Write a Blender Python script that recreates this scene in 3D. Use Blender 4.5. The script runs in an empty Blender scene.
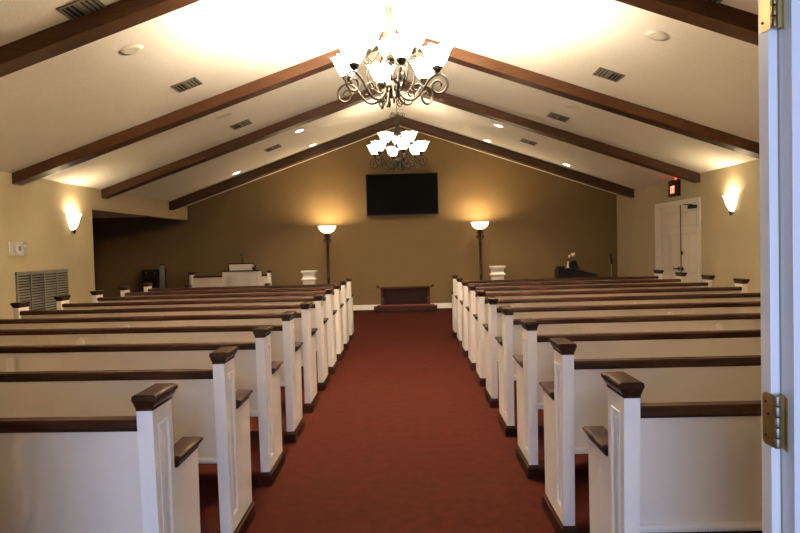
import bpy, bmesh, math, random
from mathutils import Vector, Matrix
random.seed(7)
PI = math.pi
S = bpy.context.scene
COL = S.collection

# ------------------------------------------------------------------ materials
def nt(name):
    m = bpy.data.materials.new(name); m.use_nodes = True
    t = m.node_tree; return m, t, t.nodes['Principled BSDF']

def flat(name, c, rough=0.5, metal=0.0, spec=0.5, var=0.0, scale=20, bump=0.0, bscale=80, emit=None, estr=0):
    m, t, b = nt(name)
    b.inputs['Base Color'].default_value = (*c, 1); b.inputs['Roughness'].default_value = rough
    b.inputs['Metallic'].default_value = metal; b.inputs['Specular IOR Level'].default_value = spec
    tc = t.nodes.new('ShaderNodeTexCoord')
    if var:
        n = t.nodes.new('ShaderNodeTexNoise'); n.inputs['Scale'].default_value = scale; n.inputs['Detail'].default_value = 4
        r = t.nodes.new('ShaderNodeValToRGB')
        r.color_ramp.elements[0].position = .3; r.color_ramp.elements[1].position = .7
        r.color_ramp.elements[0].color = (*[x*(1-var) for x in c], 1); r.color_ramp.elements[1].color = (*[min(1, x*(1+var)) for x in c], 1)
        t.links.new(tc.outputs['Object'], n.inputs['Vector']); t.links.new(n.outputs['Fac'], r.inputs['Fac']); t.links.new(r.outputs['Color'], b.inputs['Base Color'])
    if bump:
        n2 = t.nodes.new('ShaderNodeTexNoise'); n2.inputs['Scale'].default_value = bscale; n2.inputs['Detail'].default_value = 3
        bp = t.nodes.new('ShaderNodeBump'); bp.inputs['Strength'].default_value = bump; bp.inputs['Distance'].default_value = .01
        t.links.new(tc.outputs['Object'], n2.inputs['Vector']); t.links.new(n2.outputs['Fac'], bp.inputs['Height']); t.links.new(bp.outputs['Normal'], b.inputs['Normal'])
    if emit:
        b.inputs['Emission Color'].default_value = (*emit, 1); b.inputs['Emission Strength'].default_value = estr
    return m

def wood(name, c, rough, axis='X', scale=6.0, amount=.35, coat=0.0, spec=.4):
    m, t, b = nt(name)
    tc = t.nodes.new('ShaderNodeTexCoord'); mp = t.nodes.new('ShaderNodeMapping')
    sc = {'X': (1, 14, 14), 'Y': (14, 1, 14), 'Z': (14, 14, 1)}[axis]
    mp.inputs['Scale'].default_value = sc
    n = t.nodes.new('ShaderNodeTexNoise'); n.inputs['Scale'].default_value = scale; n.inputs['Detail'].default_value = 6; n.inputs['Distortion'].default_value = .6
    r = t.nodes.new('ShaderNodeValToRGB'); r.color_ramp.elements[0].position = .3; r.color_ramp.elements[1].position = .72
    r.color_ramp.elements[0].color = (*[x*(1-amount) for x in c], 1); r.color_ramp.elements[1].color = (*[x*(1+amount) for x in c], 1)
    t.links.new(tc.outputs['Object'], mp.inputs['Vector']); t.links.new(mp.outputs['Vector'], n.inputs['Vector'])
    t.links.new(n.outputs['Fac'], r.inputs['Fac']); t.links.new(r.outputs['Color'], b.inputs['Base Color'])
    b.inputs['Roughness'].default_value = rough; b.inputs['Specular IOR Level'].default_value = spec; b.inputs['Coat Weight'].default_value = coat; b.inputs['Coat Roughness'].default_value = .2
    return m

def lit_glass(name, c, strength, trans=0.0):
    m, t, b = nt(name)
    b.inputs['Base Color'].default_value = (.9, .85, .75, 1); b.inputs['Roughness'].default_value = .35
    b.inputs['Emission Color'].default_value = (*c, 1); b.inputs['Emission Strength'].default_value = strength
    return m

M = {}
M['ceil'] = flat('ceiling_paint', (.83, .79, .71), .95, spec=.1, var=.05, scale=60, bump=.35, bscale=70)
M['wall'] = flat('tan_wall_paint', (.47, .388, .245), .8, spec=.2, var=.03, scale=3, bump=.08, bscale=150)
M['back'] = flat('brown_wall_paint', (.165, .108, .047), .8, spec=.2, var=.03, scale=3, bump=.08, bscale=150)
M['carpet'] = flat('red_carpet', (.036, .0066, .0036), .95, spec=.05, var=.22, scale=13, bump=.5, bscale=260)
M['white'] = flat('white_paint', (.84, .79, .72), .42, spec=.4, var=.02, scale=5)
M['panel'] = flat('pew_back_paint', (.73, .66, .56), .5, spec=.35, var=.02, scale=4)
M['jamb'] = flat('gloss_white_paint', (.80, .80, .80), .3, spec=.5)
M['pewwood'] = wood('pew_wood', (.036, .0135, .0065), .42, 'X', 5, .4, .0, .13)
M['capwood'] = wood('pew_cap_wood', (.030, .0115, .0055), .24, 'Y', 5, .4, .0, .2)
M['beam'] = wood('beam_wood', (.056, .0225, .0085), .5, 'X', 3, .35, 0, .2)
M['furn'] = wood('furniture_wood', (.050, .016, .007), .5, 'X', 4, .4, 0, .12)
M['furnd'] = wood('dark_furniture_wood', (.020, .0075, .005), .5, 'X', 4, .4, 0, .12)
M['black'] = flat('black_gloss', (.009, .009, .009), .4, spec=.2)
M['bmat'] = flat('black_matte', (.012, .012, .013), .7, spec=.3)
M['grey'] = flat('grey_metal', (.25, .25, .25), .45, metal=.4)
M['screen'] = flat('television_screen', (.003, .003, .003), .5, spec=.02)
M['iron'] = flat('antique_bronze', (.032, .023, .014), .4, metal=.5, var=.3, scale=30)
M['brass'] = flat('brass', (.48, .38, .17), .45, metal=.8, var=.15, scale=25)
M['oldbrass'] = flat('aged_brass', (.30, .19, .07), .4, metal=1.0, var=.25, scale=25)
M['steel'] = flat('pin_steel', (.34, .31, .22), .5, metal=1.0)
M['vent'] = flat('vent_metal', (.19, .165, .12), .5, metal=.2)
M['cavitydark'] = flat('dark_cavity', (.02, .018, .015), .9)
M['grille'] = flat('grille_metal', (.19, .175, .14), .55, metal=.1)
M['spk'] = flat('speaker_cloth', (.66, .62, .54), .9, spec=.1, var=.08, scale=200)
M['plast'] = flat('white_plastic', (.8, .78, .72), .4)
M['disp'] = flat('dark_display', (.05, .05, .05), .3)
M['shade'] = lit_glass('lit_glass_shade', (1, .88, .66), 16)
M['shadedim'] = lit_glass('lit_glass_shade_soft', (1, .88, .66), 2.2)
M['sconce'] = lit_glass('lit_sconce_glass', (1, .83, .55), 5)
M['bowl'] = lit_glass('lit_bowl_glass', (1, .72, .36), 2.2)
M['can'] = lit_glass('lit_downlight_lens', (1, .88, .68), 6)
M['red'] = lit_glass('lit_red_letters', (1, .06, .03), 5)
M['rlamp'] = lit_glass('lit_red_lamp', (1, .05, .03), 4)
M['leaf'] = flat('flower_stem', (.05, .09, .03), .6)
M['petal'] = flat('flower_petal', (.75, .55, .45), .6)
M['glassc'] = None
m, t, b = nt('clear_cover'); b.inputs['Base Color'].default_value = (.9, .9, .88, 1); b.inputs['Alpha'].default_value = .14; b.inputs['Roughness'].default_value = .1; M['glassc'] = m
M['door'] = flat('door_paint', (.74, .68, .58), .5, spec=.3)
M['foyer'] = flat('foyer_paint', (.62, .60, .56), .8)

# ------------------------------------------------------------------ mesh builder
class MB:
    def __init__(s): s.v = []; s.f = []; s.smooth = set()
    def add(s, vs, fs, smooth=False):
        o = len(s.v); s.v += [tuple(x) for x in vs]
        for f in fs:
            if smooth: s.smooth.add(len(s.f))
            s.f.append([i+o for i in f])
        return s
    def box(s, a, b):
        (x0, y0, z0), (x1, y1, z1) = a, b
        x0, x1 = min(x0, x1), max(x0, x1); y0, y1 = min(y0, y1), max(y0, y1); z0, z1 = min(z0, z1), max(z0, z1)
        return s.add([(x0,y0,z0),(x1,y0,z0),(x1,y1,z0),(x0,y1,z0),(x0,y0,z1),(x1,y0,z1),(x1,y1,z1),(x0,y1,z1)],
                     [(0,3,2,1),(4,5,6,7),(0,1,5,4),(1,2,6,5),(2,3,7,6),(3,0,4,7)])
    def rings(s, rings, closed_ends=True, smooth=False, loop=False):
        n = len(rings[0]); vs = [p for r in rings for p in r]; fs = []
        R = len(rings)
        for i in range(R if loop else R-1):
            for j in range(n):
                a = i*n+j; b_ = i*n+(j+1) % n; k = ((i+1) % R)*n
                fs.append((a, b_, k+(j+1) % n, k+j))
        s.add(vs, fs, smooth)
        if closed_ends and not loop:
            o = len(s.v)-len(vs)
            s.f.append([o+j for j in range(n)][::-1]); s.f.append([o+(R-1)*n+j for j in range(n)])
        return s
    def prism(s, poly, axis, a, b):   # poly in the two other axes
        def P(u, v, w): return {'X': (w, u, v), 'Y': (u, w, v), 'Z': (u, v, w)}[axis]
        return s.rings([[P(u, v, a) for u, v in poly], [P(u, v, b) for u, v in poly]])
    def lathe(s, prof, c=(0,0,0), n=20, smooth=True, ruffle=0, k=6, ang=2*PI, a0=0):
        rings = []
        for r, z in prof:
            ring = []
            for j in range(n):
                th = a0+ang*j/n; rr = r*(1+(ruffle*math.cos(k*th)*max(0, (z-prof[0][1])/(prof[-1][1]-prof[0][1]+1e-9)) if ruffle else 0))
                ring.append((c[0]+rr*math.cos(th), c[1]+rr*math.sin(th), c[2]+z))
            rings.append(ring)
        return s.rings(rings, True, smooth)
    def tube(s, pts, r, n=8, smooth=True):
        pts = [Vector(p) for p in pts]; rings = []; up = None
        for i, p in enumerate(pts):
            d = (pts[min(i+1, len(pts)-1)]-pts[max(i-1, 0)]).normalized()
            if up is None:
                up = d.orthogonal().normalized()
            else:
                up = (up-d*up.dot(d)).normalized()
            sd = d.cross(up); rr = r[i] if isinstance(r, (list, tuple)) else r
            rings.append([p+(up*math.cos(2*PI*j/n)+sd*math.sin(2*PI*j/n))*rr for j in range(n)])
        return s.rings(rings, True, smooth)
    def torus(s, prof, n=28):
        return s.rings([[(r*math.cos(2*PI*j/n), r*math.sin(2*PI*j/n), z) for r, z in prof] for j in range(n)], False, False, True)
    def ball(s, c, r, n=12, sq=(1,1,1)):
        prof = [(max(1e-4, math.sin(PI*i/8))*r, -math.cos(PI*i/8)*r*sq[2]) for i in range(9)]
        return s.lathe(prof, c, n)
    def xf(s, mat, start=0):
        for i in range(start, len(s.v)): s.v[i] = tuple(mat @ Vector(s.v[i]))
        return s
    def mesh(s, name, mat, bevel=0):
        me = bpy.data.meshes.new(name); me.from_pydata(s.v, [], s.f)
        for i in s.smooth: me.polygons[i].use_smooth = True
        bm = bmesh.new(); bm.from_mesh(me); bmesh.ops.recalc_face_normals(bm, faces=bm.faces)
        if bevel:
            ed = [e for e in bm.edges if len(e.link_faces) == 2 and e.calc_face_angle(0) > .6]
            bmesh.ops.bevel(bm, geom=ed, offset=bevel, segments=2, affect='EDGES', profile=.5)
        bm.to_mesh(me); bm.free()
        me.materials.append(mat); return me
    def build(s, name, mat, parent=None, bevel=0):
        return link(name, s.mesh(name, mat, bevel), parent)

def link(name, me, parent=None):
    o = bpy.data.objects.new(name, me); COL.objects.link(o)
    if parent is not None: o.parent = parent
    return o
def tag(o, label, cat, group=None):
    o['label'] = label; o['category'] = cat
    if group: o['group'] = group
    return o
def thing(name, label, cat, loc=(0,0,0), rz=0, group=None):
    o = bpy.data.objects.new(name, None); COL.objects.link(o); o.empty_display_size = .1
    o.location = loc; o.rotation_euler = (0, 0, rz); return tag(o, label, cat, group)
def struct(o): o['kind'] = 'structure'; return o
def light(name, kind, loc, energy, color, parent=None, **k):
    l = bpy.data.lights.new(name, kind); l.energy = energy; l.color = color
    for a, v in k.items(): setattr(l, a, v)
    o = bpy.data.objects.new(name, l); COL.objects.link(o); o.location = loc
    if parent is not None: o.parent = parent
    return o
def arc(c, r, a0, a1, n=12): return [(c[0]+r*math.cos(a0+(a1-a0)*i/n), c[1]+r*math.sin(a0+(a1-a0)*i/n)) for i in range(n+1)]
def smoothpath(P, n=8):     # Catmull-Rom
    P = [Vector(p) for p in P]; P = [P[0]*2-P[1]]+P+[P[-1]*2-P[-2]]; out = []
    for i in range(1, len(P)-2):
        for j in range(n):
            t_ = j/n; a, b_, c, d = P[i-1], P[i], P[i+1], P[i+2]
            out.append(.5*((2*b_)+(c-a)*t_+(2*a-5*b_+4*c-d)*t_**2+(3*b_-a-3*c+d)*t_**3))
    return out+[P[-2]]

WARM = (1.0, .82, .60)
# ------------------------------------------------------------------ room
XL, XR, YB, YF = -4.75, 4.61, 14.52, 1.42
WR = .06
XRI, ZRI, EL, ER = -.078, 4.005, 2.392, 2.398
mL = (ZRI-EL)/(XRI-XL); mR = (ZRI-ER)/(XR-XRI)
def zc(x): return EL+(x-XL)*mL if x < XRI else ER+(XR-x)*mR
ALX = -7.6
mb = MB().box((ALX-.3, -3.6, -.15), (XR+.3, YB+.3, 0)); struct(mb.build('floor', M['carpet']))
YW = YF+WR
mb = MB()
mb.prism([(XL-.25, EL-.25*mL), (XRI, ZRI), (XR+.25, ER-.25*mR), (XR+.25, ER+.3), (XRI, ZRI+.25), (XL-.25, EL+.3)], 'Y', YW, YB)
struct(mb.build('ceiling', M['ceil']))
# back wall with gable, running on into the alcove
mb = MB().prism([(ALX, 0), (XR+.2, 0), (XR+.2, ER), (XR, ER), (XRI, ZRI), (XL, EL), (ALX, EL)], 'Y', YB, YB+.15)
struct(mb.build('wall_back', M['back']))
mb = MB().box((XR, YW, 0), (XR+.15, YB, ER)); struct(mb.build('wall_right', M['wall']))
AY0, AY1, AZ = 10.08, 14.47, 2.06
mb = MB().prism([(YW, 0), (AY0, 0), (AY0, AZ), (YB, AZ), (YB, EL), (YW, EL)], 'X', XL-.15, XL); struct(mb.build('wall_left', M['wall']))
mb = MB().box((ALX-.15, AY0-.15, 0), (ALX, YB, EL)).box((ALX, AY0-.15, 0), (XL-.15, AY0, EL)); struct(mb.build('wall_alcove', M['back']))
mb = MB().box((ALX, AY0, AZ+.10), (XL-.15, YB, AZ+.2)); struct(mb.build('ceiling_alcove', M['ceil']))
# rear wall with the doorway the photograph is taken through
DX0, DX1, DZ = -1.02, .80, 2.14
mb = MB().box((XL-.15, YF, 0), (DX0-.02, YW, EL+.2)).box((DX1, YF+.008, 0), (XR+.15, YW, ER+.2)).box((DX0-.02, YF, DZ+.02), (DX1+.02, YW, 2.42))
mb.prism([(XL, 2.42), (XR, 2.42), (XRI, ZRI)], 'Y', YF, YW); struct(mb.build('wall_rear', M['wall']))
mb = MB().box((.78, 1.4305, 0), (DX1, 1.4712, DZ)).box((DX0-.02, YF, 0), (DX0, YW, DZ)).box((DX0-.02, YF, DZ), (DX1, YW, DZ+.02))
struct(mb.build('trim_1', M['jamb'], bevel=.002))
# door leaf folded back against the foyer side
mb = MB().box((.801, 1.381, .01), (1.70, 1.4275, 2.12))
for (x0, x1, z0, z1) in ((.92, 1.20, .2, .75), (1.30, 1.58, .2, .75), (.92, 1.20, .95, 1.55), (1.30, 1.58, .95, 1.55), (.92, 1.20, 1.7, 1.98), (1.30, 1.58, 1.7, 1.98)):
    mb.box((x0, 1.378, z0), (x1, 1.382, z1))
d3 = struct(mb.build('door_3', M['jamb'], bevel=.0015))
def hinge(zb, zt, mat):
    h = MB()
    prof = [(1.4285, zb+.004), (1.4285, zt-.004), (1.4305, zt)] ; y1 = 1.4605; r = .012
    poly = [(1.4185, zb), (y1-r, zb)]+[(y1-r+r*math.sin(a), zb+r-r*math.cos(a)) for a in (.5, 1.0, PI/2)]+[(y1-r+r*math.cos(a), zt-r+r*math.sin(a)) for a in (0, .5, 1.0, PI/2)]+[(1.4185, zt)]
    h.prism(poly, 'X', .7775, .7802)
    h.prism([(1.4275, zb), (1.404, zb-.006), (1.404, zt-.006), (1.4275, zt)], 'X', .7985, .8015)
    h.box((.786, 1.412, zb), (.8, 1.4165, zt))
    o = h.build('hinge', mat, d3)
    k = MB()
    n = 5; hh = (zt-zb)/n
    for i in range(n): k.lathe([(.0062, i*hh+.001), (.0066, i*hh+.002), (.0066, (i+1)*hh-.002), (.0062, (i+1)*hh-.001)], (.783, 1.412, zb), 14)
    k.build('knuckle', M['steel'] if mat is M['oldbrass'] else M['oldbrass'], o)
    sc = MB()
    for z in (zb+.02, zb+(zt-zb)*.5+.012, zt-.02): sc.ball((.7772, 1.4465 if abs(z-zb-(zt-zb)*.5) > .02 else 1.436, z), .0032, 8)
    sc.build('screw', M['bmat'], o)
hinge(.942, 1.056, M['oldbrass']); hinge(1.832, 1.946, M['brass'])
# foyer behind the camera, with the window that lets the daylight in
mb = MB().box((-3.1, -3.5, 0), (-3.0, YF, 2.6)); struct(mb.build('wall_foyer_left', M['foyer']))
mb = MB().box((3.0, -3.5, 0), (3.1, YF, 2.6)); struct(mb.build('wall_foyer_right', M['foyer']))
mb = MB().box((-3.1, -3.6, 0), (-1.5, -3.5, 2.6)).box((1.5, -3.6, 0), (3.1, -3.5, 2.6)).box((-1.5, -3.6, 2.3), (1.5, -3.5, 2.6)).box((-1.5, -3.6, 0), (1.5, -3.5, .1))
struct(mb.build('wall_foyer_back', M['foyer']))
mb = MB().box((-3.1, -3.6, 2.6), (3.1, YF, 2.7)); struct(mb.build('ceiling_foyer', M['foyer']))
mb = MB()
for x in (-1.5, -.53, .47, 1.44): mb.box((x, -3.58, .1), (x+.06, -3.52, 2.3))
for z in (.1, 2.24): mb.box((-1.5, -3.58, z), (1.5, -3.52, z+.06))
struct(mb.build('window_1', M['jamb']))
a = light('window_daylight', 'AREA', (0, -3.45, 1.2), 108, (.50, .63, 1.0), shape='RECTANGLE', size=2.8, size_y=2.1); a.rotation_euler = (PI/2, 0, 0)

# baseboards
mb = MB().box((ALX, YB-.018, 0), (XR, YB, .10)).box((ALX, YB-.012, .10), (XR, YB, .112)); struct(mb.build('baseboard_back', M['white']))
mb = MB().box((XR-.016, YW, 0), (XR, 10.39, .10)).box((XR-.016, 12.26, 0), (XR, YB-.02, .10)); struct(mb.build('baseboard_right', M['white']))
mb = MB().box((XL, YW, 0), (XL+.016, AY0, .10)); struct(mb.build('baseboard_left', M['white']))
# thin trim where back wall meets the ceiling
mb = MB()
for (x0, x1) in ((XL, XRI), (XRI, XR)):
    z0, z1 = zc(x0+1e-6), zc(x1-1e-6) if x1 > XRI else ZRI
    if x0 == XRI: z0 = ZRI
    mb.prism([(x0, z0-.02), (x1, z1-.02), (x1, z1-.001), (x0, z0-.001)], 'Y', YB-.03, YB)
struct(mb.build('trim_2', M['ceil']))

# ------------------------------------------------------------------ ceiling beams
names = ['nearest the doorway, cut off by the top of the view', 'second from the doorway, behind the big chandelier', 'third from the doorway, between the two chandeliers', 'at the far end, close to the brown back wall']
T = .205
for (y, nm, D) in zip((5.066, 8.04, 10.41, 13.39), names, (.135, .135, .135, .165)):
    t_ = thing('ceiling_beam', 'dark wooden ceiling beam '+nm, 'beam', (XRI, y, ZRI), 0, 'wooden ceiling beams')
    for (xa, xb) in ((XL+.004, XRI), (XRI, XR-.004)):
        za, zb_ = (zc(xa), ZRI) if xa < XRI-1e-6 else (ZRI, zc(xb))
        if xa == XRI: za = ZRI
        me = MB().prism([(xa-XRI, za-D-ZRI), (xb-XRI, zb_-D-ZRI), (xb-XRI, zb_-.002-ZRI), (xa-XRI, za-.002-ZRI)], 'Y', 0, T)
        me.build('rafter', M['beam'], t_)

# ------------------------------------------------------------------ things on the ceiling slopes
def slope_matrix(x, y, off=0.0):
    m_ = mL if x < XRI else -mR
    ux = Vector((1, 0, m_)).normalized(); uy = Vector((0, 1, 0)); n = ux.cross(uy)
    R = Matrix((ux, uy, n)).transposed().to_4x4(); R.translation = Vector((x, y, zc(x)))-n*off
    return R
def on_slope(o, x, y): o.matrix_world = slope_matrix(x, y, .0005); return o
order = ['nearest the doorway', 'second from the doorway', 'third from the doorway', 'farthest from the doorway']
for side, xs in (('left', -2.355), ('right', 2.262)):
    for i, y in enumerate((4.98, 7.33, 9.73, 12.06)):
        t_ = thing('ceiling_vent', f'louvred ceiling vent on the {side} slope, {order[i]}', 'vent', group='ceiling air vents')
        on_slope(t_, xs, y)
        hx, hy = .142, .138
        f = MB()
        for (a_, b_) in (((-hx, -hy), (hx, -hy+.022)), ((-hx, hy-.022), (hx, hy)), ((-hx, -hy), (-hx+.022, hy)), ((hx-.022, -hy), (hx, hy)), ((-.008, -hy), (.008, hy))):
            f.box((*a_, -.012), (*b_, 0))
        f.build('frame', M['vent'], t_)
        MB().box((-hx+.02, -hy+.02, -.003), (hx-.02, hy-.02, 0)).build('backing', M['cavitydark'], t_)
        for k in range(6):
            q = MB().box((-.002, -hy+.02, -.010), (.002, hy-.02, .010)); sgn = 1 if k > 2 else -1
            q.xf(Matrix.Translation((-hx+.045+k*.038, 0, -.007)) @ Matrix.Rotation(sgn*.9, 4, 'Y')); q.build('louvre', M['vent'], t_)
    for i, y in enumerate((5.97, 8.97)):
        x = -2.40 if side == 'left' else 2.28
        t_ = thing('ceiling_speaker', f'round flat ceiling speaker on the {side} slope, '+('nearer the doorway' if i == 0 else 'farther from the doorway'), 'speaker', group='round ceiling speakers')
        on_slope(t_, x, y)
        MB().lathe([(.108, 0), (.110, -.002), (.106, -.005), (.098, -.006)][::-1], (0,0,0), 32).build('rim', M['plast'] if False else M['spk'], t_)
        MB().lathe([(.02, -.0085), (.06, -.0080), (.097, -.0065), (.097, -.006)], (0,0,0), 32).build('grille', M['spk'], t_)
    pos = [(-4.50 if side == 'left' else 4.40, 8.60, 'beside the wall behind the second beam'), (-1.78 if side == 'left' else 1.65, 11.52, 'just behind the third beam'),
           (-1.78 if side == 'left' else 1.66, 13.15, 'by the last beam near the ridge'), (-3.28 if side == 'left' else 3.18, 13.05, 'by the last beam near the wall')]
    for (x, y, nm) in pos:
        t_ = thing('downlight', f'lit recessed downlight on the {side} slope, {nm}', 'ceiling light', group='recessed downlights')
        on_slope(t_, x, y)
        MB().torus([(.070, 0), (.098, 0), (.098, -.005), (.085, -.006), (.070, -.004)], 28).build('trim_ring', M['plast'], t_)
        MB().lathe([(.001, -.004), (.068, -.004), (.068, -.001), (.001, -.001)], (0,0,0), 28).build('lens', M['can'], t_)
        l = light('downlight_lamp', 'SPOT', (0, 0, -.02), 4 if y < 9 else 65, WARM, t_, spot_size=1.9, spot_blend=.6, shadow_soft_size=.05)

# ------------------------------------------------------------------ pews
Y0, SP, AL, AR, TH = 2.133, .853, .8354, .699, .052
HB, RK = .88, .034
def rect(yb0, yb1, yf0, yf1, z0, z1): pass
def end_mesh(sgn):      # sgn=+1: decorated face looks to +X.  local origin: back face at the top, floor level; X from 0 (decorated) inwards
    b_ = MB(); x0, x1 = 0.0, -sgn*TH
    def yb(z): return RK*(HB-z)/(HB-.08)
    zs = .08; U, A, ZA = .178, .44, .625
    prof = [(yb(zs), zs), (A, zs), (A+.004, ZA), (U+.006, ZA), (U, HB), (0, HB)]
    # inner face and rim
    n = len(prof)
    vs = [(x0, y, z) for y, z in prof]+[(x1, y, z) for y, z in prof]
    b_.add(vs, [[n+i for i in range(n)]]+[[i, (i+1) % n, n+(i+1) % n, n+i] for i in range(n)])
    # decorated face: outer shape round a fielded panel
    py0, py1, pz0, pz1 = .042, .142, .15, .825
    def ring(ins, dx):
        return [(x0+sgn*dx, py0+ins+yb(pz0+ins)*.8, pz0+ins), (x0+sgn*dx, py1-ins+yb(pz0+ins)*.35, pz0+ins), (x0+sgn*dx, py1-ins, pz1-ins), (x0+sgn*dx, py0+ins+.004, pz1-ins)]
    O = [(x0, yb(zs), zs), (x0, U+.02, zs), (x0, U, HB), (x0, 0, HB)]
    R0 = ring(0, 0)
    b_.add(O+R0, [(0, 1, 5, 4), (1, 2, 6, 5), (2, 3, 7, 6), (3, 0, 4, 7)])
    b_.add([(x0, U+.02, zs), (x0, A, zs), (x0, A+.004, ZA), (x0, U+.0058, ZA)], [(0, 1, 2, 3)])
    rr = [R0, ring(.002, .003), ring(.006, .003), ring(.010, -.008), ring(.014, -.008), ring(.030, .0005)]
    for i in range(len(rr)-1):
        b_.add(rr[i]+rr[i+1], [(j, (j+1) % 4, 4+(j+1) % 4, 4+j) for j in range(4)])
    b_.add(rr[-1], [(0, 1, 2, 3)])
    return b_.mesh('end_panel', M['white'])
def cap_rings(xc, w, y0, y1, z, sl=0.0):
    R = []
    for o_, dz in ((.001, 0), (.002, .010), (.006, .022), (.008, .030), (.0105, .034), (.011, .044), (.009, .050), (.004, .053)):
        oa, ob = (o_*1.9, o_) if xc > 0 else (o_, o_*1.9)
        R.append([(xc-w/2-oa, y0-o_, z+dz), (xc+w/2+ob, y0-o_, z+dz), (xc+w/2+ob, y1+o_, z+dz+sl), (xc-w/2-oa, y1+o_, z+dz+sl)])
    return R
def cap_mesh(sgn): return MB().rings(cap_rings(-sgn*TH/2, TH, 0, .178, HB)).mesh('end_cap', M['capwood'])
def arm_mesh(sgn): 
    b_ = MB().rings([[(x, y, z-.010) if False else (x, y, .625+(z-.625)*.8) for x, y, z in r] for r in cap_rings(-sgn*TH/2, TH, .205, .44, .625)])
    return b_.mesh('arm_cap', M['capwood'])
def plinth_mesh(sgn):
    R = []
    for o_, z in ((.014, 0), (.014, .060), (.011, .068), (.005, .072), (.003, .080)):
        xa, xb = o_*sgn, -sgn*(TH+o_); R.append([(xa, RK-o_, z), (xb, RK-o_, z), (xb, .44+o_*.8, z), (xa, .44+o_*.8, z)])
    return MB().rings(R).mesh('base_plinth', M['capwood'])
ME = {s_: dict(end_panel=end_mesh(s_), end_cap=cap_mesh(s_), arm_cap=arm_mesh(s_), base_plinth=plinth_mesh(s_)) for s_ in (1, -1)}
def put_end(root, sgn, x, dy):
    e = link('end_panel', ME[sgn]['end_panel'], root); e.location = (x, dy, 0)
    for k in ('end_cap', 'arm_cap', 'base_plinth'): link(k, ME[sgn][k], e)
def pew(label, x_in, x_out, y, dy=0.0, group=None, rz=0.0, stile=True, cx=None):
    """aisle end at x_in, far end at x_out (decorated outer faces), the far end dy further on"""
    bx = (x_in+x_out)/2 if cx is None else cx
    root = thing('church_pew', label, 'pew', (bx, y, 0), rz, group)
    lo, hi = min(x_in, x_out), max(x_in, x_out)
    dlo, dhi = (dy, 0) if x_out < x_in else (0, dy)
    put_end(root, -1, lo-bx, dlo); put_end(root, 1, hi-bx, dhi)
    a_, c_ = lo+TH-bx, hi-TH-bx
    def sk(prof):   # a bar with this Y-Z section between the ends, following the skew
        return MB().rings([[(a_, y_+dlo, z_) for y_, z_ in prof], [(c_, y_+dhi, z_) for y_, z_ in prof]])
    sk([(.060, .42), (.082, .42), (.058, .81), (.036, .81)]).build('back', M['panel'], root)
    sk([(.020, .808), (.016, .816), (.018, .838), (.026, .846), (.062, .849), (.072, .845), (.074, .812), (.066, .808)]).build('top_rail', M['pewwood'], root)
    sk([(.042, .422), (.040, .430), (.042, .437), (.049, .440), (.0585, .442), (.066, .422)]).build('back_molding', M['white'], root)
    sk([(.080, .400), (.43, .42), (.44, .43), (.44, .446), (.43, .452), (.080, .432)]).build('seat', M['white'], root)
    sk([(.40, .33), (.418, .33), (.418, .419), (.40, .418)]).build('seat_apron', M['white'], root)
    if stile:
        mx = (a_+c_)/2 - (.06 if x_in < 0 else -.0); w = .025; dm = dlo+(dhi-dlo)*(mx-a_)/(c_-a_)
        poly = [(mx-w, .02)]+[(mx-w, .755)]+[(mx-w*math.cos(a), .755+w*math.sin(a)) for a in (.4, .8, 1.2, PI/2, 1.94, 2.34, 2.74)]+[(mx+w, .755), (mx+w, .02)]
        b_ = MB(); pts = poly
        f = [(u, RK*.9*(HB-z)/HB+.016+dm-.004, z) for u, z in pts]; g = [(u, yv+.026, z) for u, yv, z in f]
        b_.rings([f, g]); 
        b_.box((mx-w, .06+dm, 0), (mx+w, .40+dm, .402-.004)) if False else b_.prism([(.06+dm, 0), (.36+dm, 0), (.36+dm, .40), (.09+dm, .395), (.07+dm, .40)], 'X', mx-w, mx+w)
        b_.build('center_support', M['white'], root)
    return root
ordn = ['nearest the doorway', 'second from the doorway', 'third from the doorway', 'fourth from the doorway', 'fifth from the doorway', 'sixth from the doorway', 'fifth from the front', 'fourth from the front', 'third from the front', 'second from the front', 'at the very front']
ordn = ordn[:6]+['fourth from the front', 'third from the front', 'second from the front', 'at the very front']
dyL = [.12, .14, .18, .18, .10, .03, 0, 0, 0, 0]
xoL = [-3.83, -3.83, -3.83, -3.83, -3.83, -3.84, -3.85, -3.86, -3.88, -3.90]
xoR = [3.73]*6+[3.72, 3.74, 3.76, 3.78]
dyR = [-.03, -.03, -.02, -.01, 0, 0, 0, 0, 0, 0]
for k in range(10):
    pew(f'long white church pew with dark rail, left of the aisle, {ordn[k]}', -AL, xoL[k], Y0+SP*k, dyL[k], 'pews left of the aisle')
for k in range(10):
    pew(f'long white church pew with dark rail, right of the aisle, {ordn[k]}', AR, xoR[k], Y0+.02+SP*k, dyR[k], 'pews right of the aisle')
# short pew that faces the room, behind the lectern
pew('short white pew facing the room behind the white lectern', .86, -.86, 14.18, 0, None, PI, False, 0.0).location = (-3.77, 14.30, 0)

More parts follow.
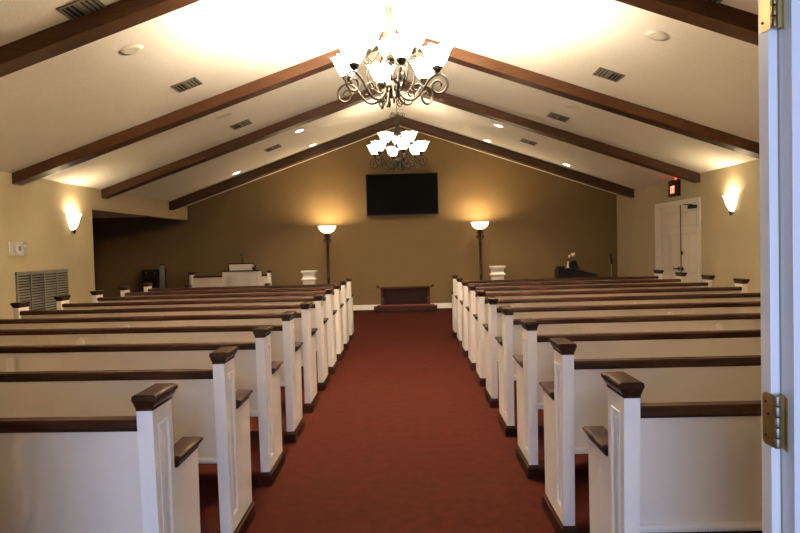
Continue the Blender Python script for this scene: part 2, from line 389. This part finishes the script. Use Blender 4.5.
# ------------------------------------------------------------------ chandeliers
BELL = [(.028, 0), (.036, .008), (.058, .03), (.074, .065), (.082, .105), (.088, .145), (.098, .175), (.104, .182), (.100, .183), (.084, .15), (.077, .105), (.068, .065), (.05, .03), (.026, .015)]
def curl(c, r0, a0, turns, n=22, shrink=.25):   # spiral in (r, z)
    return [(c[0]+(r0*(1-(1-shrink)*i/n))*math.cos(a0+turns*2*PI*i/n), c[1]+(r0*(1-(1-shrink)*i/n))*math.sin(a0+turns*2*PI*i/n)) for i in range(n+1)]
def chandelier(label, x, y, z0, energy, glass):
    root = thing('chandelier', label, 'chandelier', (x, y, z0), 0, 'scrolled chandeliers')
    zr = min(zc(x-.1), zc(x+.1))-z0
    I = M['iron']
    MB().lathe([(.012, -.045), (.03, -.04), (.06, -.02), (.065, 0), (.065, .03)], (0, 0, zr-.005), 24).build('canopy', I, root)
    ch = MB(); n = 8; z_a, z_b = .95, zr-.04
    for i in range(n):
        zz = z_a+(z_b-z_a)*(i+.5)/n; L = (z_b-z_a)/n*.68
        p = [(.012*math.sin(a), 0, zz+L*math.cos(a)) for a in [2*PI*k/12 for k in range(13)]]
        if i % 2: p = [(0, q[0], q[2]) for q in p]
        ch.tube(p, .003, 6)
    ch.build('chain', I, root)
    # hubs and centre column
    MB().tube([(0, 0, .14), (0, 0, .93)], .008, 8).lathe([(.004, .045), (.012, .055), (.022, .075), (.014, .095), (.03, .11), (.055, .125), (.06, .15), (.055, .17), (.028, .18), (.018, .2)], (0,0,0), 24).build('lower_hub', I, root)
    MB().lathe([(.012, .375), (.038, .385), (.042, .40), (.042, .44), (.036, .45), (.012, .458)], (0,0,0), 24).build('upper_hub', I, root)
    MB().lathe([(.008, .85), (.028, .86), (.034, .88), (.028, .90), (.010, .93), (.006, .96)], (0,0,0), 20).build('crown', I, root)
    def place(pts, th): return [(r*math.sin(th), -r*math.cos(th), z) for r, z in pts]
    for k in range(6):
        th = math.radians(13+60*k)
        # leaf scroll at the crown
        MB().tube(place([(.02, .86), (.032, .91), (.06, .945)]+curl((.105, .93), .042, PI*.75, -.9, 14), th), .005, 6).build('crown_scroll', I, root)
        # lyre rod
        ly = smoothpath([(.028, .88, 0), (.034, .72, 0), (.055, .58, 0), (.11, .45, 0), (.185, .34, 0), (.215, .25, 0), (.175, .14, 0), (.10, .09, 0), (.055, .13, 0)], 6)
        MB().tube(place([(p.x, p.y) for p in ly], th+.52), .0075, 6).build('lyre_rod', I, root)
    def arm(th, zoff, kind):
        if kind == 'low':
            p = smoothpath([(.05, .15, 0), (.085, .075, 0), (.15, .022, 0), (.225, .03, 0), (.29, .10, 0), (.345, .175, 0), (.40, .215, 0)], 6)
            pts = [(q.x, q.y) for q in p]+curl((.43, .122), .098, PI*.56, -1.35, 30, .22)[1:]
            cup_r, cup_z, rr = .42, .218, .011
        else:
            p = smoothpath([(.03, .40, 0), (.06, .345, 0), (.11, .33, 0), (.18, .350, 0), (.225, .385, 0)], 6)
            pts = [(q.x, q.y) for q in p]+curl((.24, .352), .034, PI*.6, -1.2, 16, .25)[1:]
            cup_r, cup_z, rr = .235, .386, .007
        a_ = MB().tube(place(pts, th), rr, 8)
        if kind == 'low':
            a_.tube(place([(.285, .095)]+curl((.235, .115), .05, -.3, .95, 20, .2), th), .008, 6)
            a_.tube(place([(.085, .075)]+curl((.10, .02), .04, PI*.9, .8, 16, .3), th), .006, 6)
        a_.build('arm', I, root)
        cx, cy = cup_r*math.sin(th), -cup_r*math.cos(th)
        cup = MB().lathe([(.006, 0), (.010, .008), (.010, .014), (.026, .024), (.040, .044), (.046, .060), (.046, .066), (.040, .066)], (cx, cy, cup_z), 18).build('cup', I, root)
        g = MB().lathe(BELL, (cx, cy, cup_z+.052), 30, True, .035, 6).build('glass_shade', M[glass], cup)
        light('bulb', 'POINT', (cx, cy, cup_z+.052+.15), energy, WARM, root, shadow_soft_size=.04)
    for k in range(6): arm(math.radians(13+60*k), 0, 'low')
    for k in range(3): arm(math.radians(-60+120*k), 0, 'up')
    return root
chandelier('large lit scrolled iron chandelier with glass bell shades, nearer the doorway', -.09, 5.95, 2.655, 185, 'shade')
chandelier('lit scrolled iron chandelier with glass bell shades, farther off above the television', -.09, 11.5, 2.70, 1.0, 'shadedim')

# ------------------------------------------------------------------ torchieres
def torchiere(label, x, y):
    root = thing('floor_lamp', label, 'floor lamp', (x, y, 0), 0, 'torchiere floor lamps')
    MB().lathe([(.15, 0), (.15, .015), (.13, .03), (.07, .045), (.035, .07), (.022, .10), (.016, .12)], (0,0,0), 28).build('base', M['iron'], root)
    MB().lathe([(.028, .10), (.028, .70), (.036, .71), (.040, .73), (.036, .75), (.028, .76), (.028, 1.36), (.036, 1.38), (.036, 1.40), (.028, 1.43), (.022, 1.46), (.022, 1.56), (.03, 1.58), (.034, 1.62), (.05, 1.66), (.055, 1.695)], (0,0,0), 18).build('pole', M['iron'], root)
    for k in range(4):
        th = PI/4+k*PI/2
        pts = [(.02, 1.46), (.045, 1.49), (.075, 1.52)]+curl((.07, 1.55), .032, -.9, .8, 12, .3)
        MB().tube([(r*math.cos(th), r*math.sin(th), z) for r, z in pts], .009, 6).build('scroll_leaf', M['iron'], root)
        pts = [(.022, 1.58), (.05, 1.60)]+curl((.06, 1.63), .028, -.9, .7, 12, .3)
        MB().tube([(r*math.cos(th), r*math.sin(th), z) for r, z in pts], .007, 6).build('scroll_leaf', M['iron'], root)
    MB().lathe([(.03, 1.69), (.09, 1.705), (.14, 1.74), (.175, 1.79), (.192, 1.845), (.188, 1.846), (.168, 1.792), (.132, 1.748), (.085, 1.715), (.02, 1.702)], (0,0,0), 36).build('glass_bowl', M['bowl'], root)
    light('bulb', 'POINT', (0, 0, 1.80), 26, (1, .78, .46), root, shadow_soft_size=.05)
torchiere('dark torchiere floor lamp with lit bowl, left of the television', -1.655, 14.1)
torchiere('dark torchiere floor lamp with lit bowl, right of the television', 1.585, 14.1)

# ------------------------------------------------------------------ wall sconces
def sconce(label, x, y, z, nx):
    root = thing('wall_sconce', label, 'wall lamp', (x, y, z), 0, 'wall sconces')
    g = MB()
    prof = [(.018, .05), (.045, .09), (.075, .15), (.092, .21), (.10, .25), (.125, .285)]
    def hr(r, z_): return [(nx*(.004+r*.92*math.sin(a)*(1+.05*math.cos(6*a))), r*1.25*math.cos(a)*(1+.05*math.cos(6*a)), z_) for a in [PI*i/16 for i in range(17)]]
    ro = [hr(r, z_) for r, z_ in prof]; ri = [hr(max(.008, r-.008), z_+.004) for r, z_ in prof][::-1]
    rings = ro+ri
    vs = [p for r in rings for p in r]; fs = []
    for i in range(len(rings)-1):
        for j in range(16): a_ = i*17+j; fs.append((a_, a_+1, a_+18, a_+17))
    fs.append(tuple(range(17)))
    g.add(vs, fs, True); g.build('glass_shade', M['sconce'], root)
    MB().lathe([(.003, 0), (.012, .01), (.016, .03), (.022, .05), (.026, .062), (.012, .066)], (nx*.03, 0, 0), 16).build('finial', M['iron'], root)
    MB().box((0, -.03, .02), (nx*.012, .03, .24)).build('wall_plate', M['iron'], root)
    light('bulb', 'POINT', (nx*.055, 0, .25), 10, (1, .80, .52), root, shadow_soft_size=.035)
sconce('lit glass wall sconce on the left wall above the grey grille', XL, 9.46, 1.675, 1)
sconce('lit glass wall sconce on the right wall beside the double doors', XR, 9.40, 1.695, -1)

# ------------------------------------------------------------------ television
t_ = thing('television', 'wide black flat television on the brown back wall', 'television', (-.045, YB, 2.50))
MB().box((-.2, -.05, -.2), (.2, 0, .2)).build('wall_bracket', M['bmat'], t_)
fr = MB(); w, h = .78, .45
fr.box((-w, -.085, -h), (w, -.05, h)); fr.build('housing', M['black'], t_, .004)
fr = MB()
for a_, b_ in (((-w, -h), (w, -h+.022)), ((-w, h-.014), (w, h)), ((-w, -h), (-w+.014, h)), ((w-.014, -h), (w, h))): fr.box((a_[0], -.09, a_[1]), (b_[0], -.085, b_[1]))
fr.build('bezel', M['black'], t_)
MB().box((-w+.014, -.087, -h+.022), (w-.014, -.085, h-.014)).build('screen', M['screen'], t_)

# ------------------------------------------------------------------ kneeler bench
t_ = thing('kneeler', 'low dark wooden kneeler with posts against the back wall under the television', 'bench', (-.03, 14.0, 0))
F = M['furn']
q = MB().box((-.48, .02, .05), (.48, .05, .50)).box((-.40, .012, .18), (-.04, .02, .44)).box((.04, .012, .18), (.40, .012+.008, .44)); q.build('back_panel', M['furnd'], t_, .002)
k_ = MB(); k_.prism([(-.03, .485), (.05, .485), (.05, .525), (.02, .53), (-.03, .515)], 'X', -.52, .52); k_.build('top_rail', F, t_, .003)
for sx in (-1, 1):
    p = MB(); 
    p.prism([(-.02, .0), (.07, 0), (.07, .50), (.0, .50), (-.02, .46), (-.012, .3), (-.05, .2), (-.16, .14), (-.2, .1), (-.2, 0)], 'X', sx*.50-.022, sx*.50+.022)
    sp = p.build('side_post', F, t_, .003)
    MB().tube([(sx*.54, .03, .515), (sx*.585, .03, .525), (sx*.60, .03, .545), (sx*.585, .03, .555), (sx*.572, .03, .543)], .018, 8).ball((sx*.585, .03, .54), .022).build('scroll_knob', F, sp)
    c = MB().tube([(sx*.46, -.05, .1), (sx*.475, -.03, .2), (sx*.462, -.025, .3)], [.02, .026, .012], 10); c.build('turned_spindle', F, t_)
st = MB().box((-.66, -.24, .045), (.66, .0, .13)); st.build('step', F, t_, .006)
MB().box((-.58, -.225, .0), (.58, -.02, .045)).build('plinth', M['bmat'], t_)
MB().box((-.60, -.232, .131), (.60, -.01, .15)).build('cushion', flat('dark_red_cushion', (.11, .015, .01), .8), t_, .008)

# ------------------------------------------------------------------ pedestals
def pedestal(label, x, y):
    root = thing('pedestal', label, 'pedestal', (x, y, 0), 0, 'white pedestals')
    def sq(rr): return [[(-h_, -h_, z), (h_, -h_, z), (h_, h_, z), (-h_, h_, z)] for h_, z in rr]
    MB().rings(sq([(.16, 0), (.16, .08), (.145, .10), (.125, .12)])).build('base', M['white'], root)
    MB().rings(sq([(.122, .12), (.122, .70)])).build('shaft', M['white'], root)
    cp = MB().rings(sq([(.125, .70), (.15, .715), (.155, .735), (.135, .75), (.122, .765), (.118, .80), (.125, .84), (.14, .865), (.158, .88), (.158, .905)])).build('capital', M['white'], root)
    o = MB().box((-.055, -.124, .80), (.055, -.118, .822)); o.build('carved_ornament', M['spk'], cp)
pedestal('white square pedestal beside the left floor lamp', -2.07, 14.15)
pedestal('white square pedestal beside the right floor lamp', 1.94, 14.15)

# ------------------------------------------------------------------ lectern and microphone
t_ = thing('lectern', 'white panelled lectern with dark trim in front of the short pew', 'lectern', (-3.25, 13.0, 0))
MB().box((-.36, 0, 0), (.35, .28, .965)).build('body', M['white'], t_, .004)
p = MB()
for a_, b_ in (((-.22, .28), (.22, .30)), ((-.22, .86), (.22, .88)), ((-.22, .28), (-.2, .88)), ((.2, .28), (.22, .88))): p.box((a_[0], -.012, a_[1]-.05), (b_[0], 0, b_[1]-.05))
p.build('panel_molding', M['white'], t_)
MB().box((-.38, -.02, 0), (.37, .30, .07)).build('base_trim', M['capwood'], t_)
MB().box((-.375, -.02, .962), (.365, .30, .985)).build('top_shelf', M['capwood'], t_)
MB().prism([(.03, .984), (.26, .984), (.26, 1.06), (.03, 1.105)], 'X', -.225, .225).build('book_rest', M['white'], t_)
q = MB().prism([(.01, 1.107), (.28, 1.054), (.28, 1.074), (.01, 1.127)], 'X', -.25, .25).box((-.25, .028, .984), (-.226, .26, 1.056)).box((.226, .028, .984), (.25, .26, 1.056)); q.build('slanted_top', M['capwood'], t_)
t_ = thing('microphone', 'small black gooseneck microphone standing on the white lectern', 'microphone', (-3.235, 13.12, 1.118))
MB().lathe([(.03, 0), (.03, .012), (.012, .02), (.01, .03)], (0,0,0), 16).build('base', M['bmat'], t_)
MB().tube([(0, 0, .02), (.002, 0, .08), (0, -.01, .13), (-.005, -.03, .16)], .007, 8).tube([(0, 0, .03), (0, 0, .10)], .013, 8).build('gooseneck', M['bmat'], t_)
MB().ball((-.007, -.04, .175), .022).build('head', M['bmat'], t_)

# ------------------------------------------------------------------ black case and column speaker in the alcove
t_ = thing('equipment_case', 'black upright equipment case in the dark alcove at left', 'case', (-5.40, 14.0, 0))
MB().box((-.20, 0, .02), (.17, .42, 1.02)).build('body', M['bmat'], t_, .01)
for z in (.16, .36, .56, .76): MB().box((-.17, -.012, z-.07), (.14, 0, z+.10)).build('front_panel', M['black'], t_, .004)
for x in (-.10, .09):
    for z in (.62, .95): MB().lathe([(.014, 0), (.014, .01), (.008, .014)], (0,0,0), 12).xf(Matrix.Translation((x, 0 if z > .9 else -.012, z)) @ Matrix.Rotation(PI/2, 4, 'X')).build('knob', M['grey'], t_)
for sx in (-.18, .15): MB().box((sx-.02, .03, 0), (sx+.02, .40, .02)).build('foot', M['bmat'], t_)
t_ = thing('column_speaker', 'slim grey column speaker beside the black equipment case', 'speaker', (-5.17, 14.02, 0))
MB().lathe([(.055, 0), (.055, .02), (.03, .03), (.02, .05)], (0,0,0), 20).build('base', M['bmat'], t_)
MB().tube([(0, 0, .04), (0, 0, .62)], .018, 10).build('pole', M['bmat'], t_)
MB().box((-.045, -.05, .60), (.045, .05, 1.10)).build('cabinet', M['grey'], t_, .012)
MB().box((-.045, -.05, 1.101), (.045, .05, 1.12)).build('top_cap', M['bmat'], t_)
MB().box((-.035, -.054, .66), (.035, -.05, 1.07)).build('front_grille', M['grey'], t_)

# ------------------------------------------------------------------ piano, flower, microphone stand
B = M['black']
t_ = thing('piano', 'black piano with a sloping lid near the right corner of the front', 'piano', (3.47, 13.55, 0))
MB().prism([(-.37, .62), (.42, .62), (.43, .70), (.36, .725), (.0, .80), (-.08, .835), (-.37, .835)], 'Y', 0, .34).build('body', B, t_, .006)
MB().box((-.37, -.03, .80), (-.25, .20, .895)).build('key_cheek', B, t_, .012)
MB().prism([(-.20, .83), (.16, .77), (.16, .785), (-.20, .85)], 'Y', -.02, .32).build('lid', B, t_)
MB().prism([(-.13, .835), (.13, .80), (.085, .90), (.05, .985), (.03, .995), (-.04, .99), (-.07, .95)], 'Y', .22, .26).build('music_desk', B, t_, .004)
for (x, y) in ((-.31, .06), (-.31, .28), (.33, .17)):
    MB().lathe([(.028, 0), (.03, .05), (.034, .10), (.05, .5), (.055, .622)], (x, y, 0), 14).build('leg', B, t_)
MB().box((-.05, .2, .06), (.05, .24, .62)).build('pedal_lyre', B, t_)
t_ = thing('flower_vase', 'small white vase with a pale flower on the black piano', 'vase', (3.31, 13.62, .8475))
MB().lathe([(.028, 0), (.03, .01), (.022, .03), (.014, .07), (.016, .12), (.02, .13)], (0,0,0), 16).build('vase', M['plast'], t_)
MB().tube([(0, 0, .12), (0, 0, .19), (.03, 0, .245), (.085, 0, .275)], .006, 6).tube([(0,0,.12), (-.01, .0, .17), (.01, -.02, .21)], .005, 6).build('stem', M['leaf'], t_)
for i, (x, z) in enumerate(((.03, .24), (.085, .275), (.125, .285), (.105, .255))):
    f = MB()
    for k in range(5):
        a_ = 2*PI*k/5; f.ball((x+.016*math.cos(a_), -.01, z+.016*math.sin(a_)), .012, 8)
    f.build('blossom', M['petal'], t_)
t_ = thing('microphone_stand', 'thin dark microphone stand near the right end of the back wall', 'microphone stand', (4.24, 13.75, 0))
for k in range(3):
    a_ = k*2*PI/3+.3; MB().tube([(0, 0, .12), (.16*math.cos(a_), .16*math.sin(a_), .05), (.22*math.cos(a_), .22*math.sin(a_), .012)], .009, 6).build('leg', M['bmat'], t_)
MB().tube([(0, 0, .06), (0, 0, .93)], .010, 8).build('pole', M['grey'], t_)
MB().tube([(.0, 0, .90), (.012, 0, .955), (-.005, -.01, 1.02)], .022, 8).build('clip', M['bmat'], t_)
MB().tube([(.01, 0, .945), (-.015, -.02, 1.06)], [.016, .020], 10).ball((-.022, -.025, 1.09), .032).build('microphone_head', M['bmat'], t_)

# ------------------------------------------------------------------ left wall: grille and thermostat
t_ = thing('return_air_grille', 'large grey louvred air grille on the left wall', 'grille', (XL, 8.64, 0))
y0, y1, z0, z1 = -.62, .61, .42, 1.19
f = MB()
for a_, b_ in (((y0, z0), (y1, z0+.035)), ((y0, z1-.035), (y1, z1)), ((y0, z0), (y0+.035, z1)), ((y1-.035, z0), (y1, z1))): f.box((0, *a_), (.022, *b_))
f.build('frame', M['grille'], t_)
MB().box((0, y0+.03, z0+.03), (.003, y1-.03, z1-.03)).build('backing', M['cavitydark'], t_)
for k in (1, 2, 3):
    yy = y0+(y1-y0)*k/4; MB().box((0, yy-.012, z0), (.024, yy+.012, z1)).build('divider', M['grille'], t_)
n = 21
for k in range(n):
    zz = z0+.05+(z1-z0-.09)*k/(n-1)
    MB().prism([(.004, zz+.010), (.018, zz-.008), (.020, zz-.006), (.006, zz+.012)], 'Y', y0+.03, y1-.03).build('louvre', M['grille'], t_)
t_ = thing('thermostat', 'white wall thermostat under a clear cover, left of the grille', 'thermostat', (XL, 8.08, 1.475))
MB().box((0, -.16, -.085), (.008, .13, .085)).build('wall_plate', M['plast'], t_)
dl = MB().lathe([(.068, 0), (.068, .02), (.055, .03), (.001, .032)], (0,0,0), 28).xf(Matrix.Translation((.008, 0, 0)) @ Matrix.Rotation(PI/2, 4, 'Y')).build('dial', M['plast'], t_)
MB().box((.0385, -.028, -.025), (.0425, .028, .03)).build('display', M['disp'], dl)
MB().box((.008, .06, .02), (.05, .13, .05)).build('lock_arm', M['plast'], t_)
cv = MB()
for a_, b_ in (((.008, -.16, -.085), (.055, -.155, .085)), ((.008, .125, -.085), (.055, .13, .085)), ((.008, -.155, .08), (.055, .125, .085)), ((.008, -.155, -.085), (.055, .125, -.08)), ((.055, -.16, -.085), (.058, .13, .085))): cv.box(a_, b_)
cv.build('clear_cover', M['glassc'], t_)

# ------------------------------------------------------------------ right wall: double doors, exit sign
mb = MB()
for (ya, yb_) in ((10.395, 10.475), (12.025, 12.25)): mb.box((XR-.028, ya, 0), (XR, yb_, 1.985))
mb.box((XR-.028, 10.395, 1.955), (XR, 12.25, 2.03)); struct(mb.build('trim_3', M['white'], bevel=.004))
def leaf(name, ya, yb_, flip):
    d = MB(); x0 = XR-.012
    W_ = yb_-ya; cols = [(ya+.10*W_, ya+.46*W_), (ya+.54*W_, ya+.90*W_)]; rows = [(.12, .70), (.82, 1.48), (1.58, 1.84)]
    d.box((x0, ya+.007, .01), (XR-.004, yb_-.007, 1.953))
    for (a_, c_) in cols:
        for (p, q) in rows:
            def rg(i, dx): return [(x0-dx, a_+i, p+i), (x0-dx, c_-i, p+i), (x0-dx, c_-i, q-i), (x0-dx, a_+i, q-i)]
            R = [rg(0, .0), rg(.008, .008), rg(.02, .008), rg(.03, .001), rg(.05, .006)]
            d.rings(R)
    return struct(d.build(name, M['door']))
d1 = leaf('door_1', 10.475, 11.14, 1); d2 = leaf('door_2', 11.14, 12.025, -1)
MB().box((XR-.017, 11.125, .01), (XR-.011, 11.155, 1.95)).build('dark_gap_strip', M['bmat'], d1)  # dark strip stands in for the shaded gap between the leaves
MB().box((XR-.003, 10.476, .0), (XR, 12.024, 1.957)).build('dark_gap_backing', M['cavitydark'], d1)  # near-black sheet behind the leaves, shade of the door gaps put in as colour
for (d, yy, s_) in ((d1, 11.07, -1), (d2, 11.22, 1)):
    hm = MB().lathe([(.033, 0), (.033, .01), (.014, .016), (.012, .05)], (0,0,0), 18).xf(Matrix.Translation((XR-.012, yy, .885)) @ Matrix.Rotation(-PI/2, 4, 'Y'))
    hm.tube([(XR-.062, yy, .885), (XR-.066, yy+s_*.05, .885), (XR-.062, yy+s_*.12, .882)], .011, 8); hm.build('door_handle', M['bmat'], d)
MB().lathe([(.033, 0), (.033, .016), (.02, .022), (.001, .023)], (0,0,0), 18).xf(Matrix.Translation((XR-.012, 11.08, 1.15)) @ Matrix.Rotation(-PI/2, 4, 'Y')).build('deadbolt', M['bmat'], d1)
cl = MB().box((XR-.075, 10.50, 1.865), (XR-.012, 10.72, 1.92)); cl.tube([(XR-.05, 10.60, 1.925), (XR-.14, 10.72, 1.935), (XR-.05, 10.9, 1.94)], .008, 6); cl.build('door_closer', M['bmat'], d1)
t_ = thing('exit_sign', 'black exit sign with red lit letters above the double doors', 'exit sign', (XR, 11.34, 2.245))
MB().box((-.06, -.19, -.14), (-.001, .19, .14)).build('housing', M['bmat'], t_, .006)
cu = bpy.data.curves.new('exit_letters', 'FONT'); cu.body = 'EXIT'; cu.size = .155; cu.align_x = 'CENTER'; cu.align_y = 'CENTER'; cu.extrude = .002; cu.offset = .002
tmp = bpy.data.objects.new('letters', cu); COL.objects.link(tmp); bpy.context.view_layer.update()
me = bpy.data.meshes.new_from_object(tmp.evaluated_get(bpy.context.evaluated_depsgraph_get())); bpy.data.objects.remove(tmp)
me.materials.clear(); me.materials.append(M['red']); o = link('letters', me, t_)
o.matrix_local = Matrix(((0, 0, -1, -.063), (-.52, 0, 0, 0), (0, 1.05, 0, -.03), (0, 0, 0, 1)))
MB().lathe([(.018, 0), (.018, .012), (.001, .02)], (-.03, -.06, .14), 12).build('indicator_lamp', M['rlamp'], t_)

# ------------------------------------------------------------------ camera, world, view
f, yaw, pit, rol, H = 664.38, -.009142, -.031734, .025538, 1.39605
def ray(u, v):
    a_, b_ = u/f, v/f
    a_, b_ = math.cos(rol)*a_-math.sin(rol)*b_, math.sin(rol)*a_+math.cos(rol)*b_
    X, Y, Z = a_, 1, -b_
    Y, Z = math.cos(pit)*Y-math.sin(pit)*Z, math.sin(pit)*Y+math.cos(pit)*Z
    X, Y = math.cos(yaw)*X+math.sin(yaw)*Y, -math.sin(yaw)*X+math.cos(yaw)*Y
    return Vector((X, Y, Z))
fw = ray(0, 0).normalized(); rt = (ray(1, 0)-ray(0, 0)).normalized(); up = (ray(0, -1)-ray(0, 0)).normalized()
cam = bpy.data.cameras.new('camera'); cam.sensor_width = 36; cam.lens = f/800*36; cam.clip_start = .02
co = bpy.data.objects.new('camera', cam); COL.objects.link(co)
Rm = Matrix((rt, up, -fw)).transposed().to_4x4(); Rm.translation = (0, 0, H); co.matrix_world = Rm
S.camera = co
w_ = bpy.data.worlds.new('world'); S.world = w_; w_.use_nodes = True
w_.node_tree.nodes['Background'].inputs['Color'].default_value = (.6, .75, 1, 1); w_.node_tree.nodes['Background'].inputs['Strength'].default_value = .05
S.view_settings.view_transform = 'Standard'; S.view_settings.look = 'None'; S.view_settings.exposure = 1.0; S.view_settings.gamma = 1.0
S.view_settings.use_curve_mapping = False
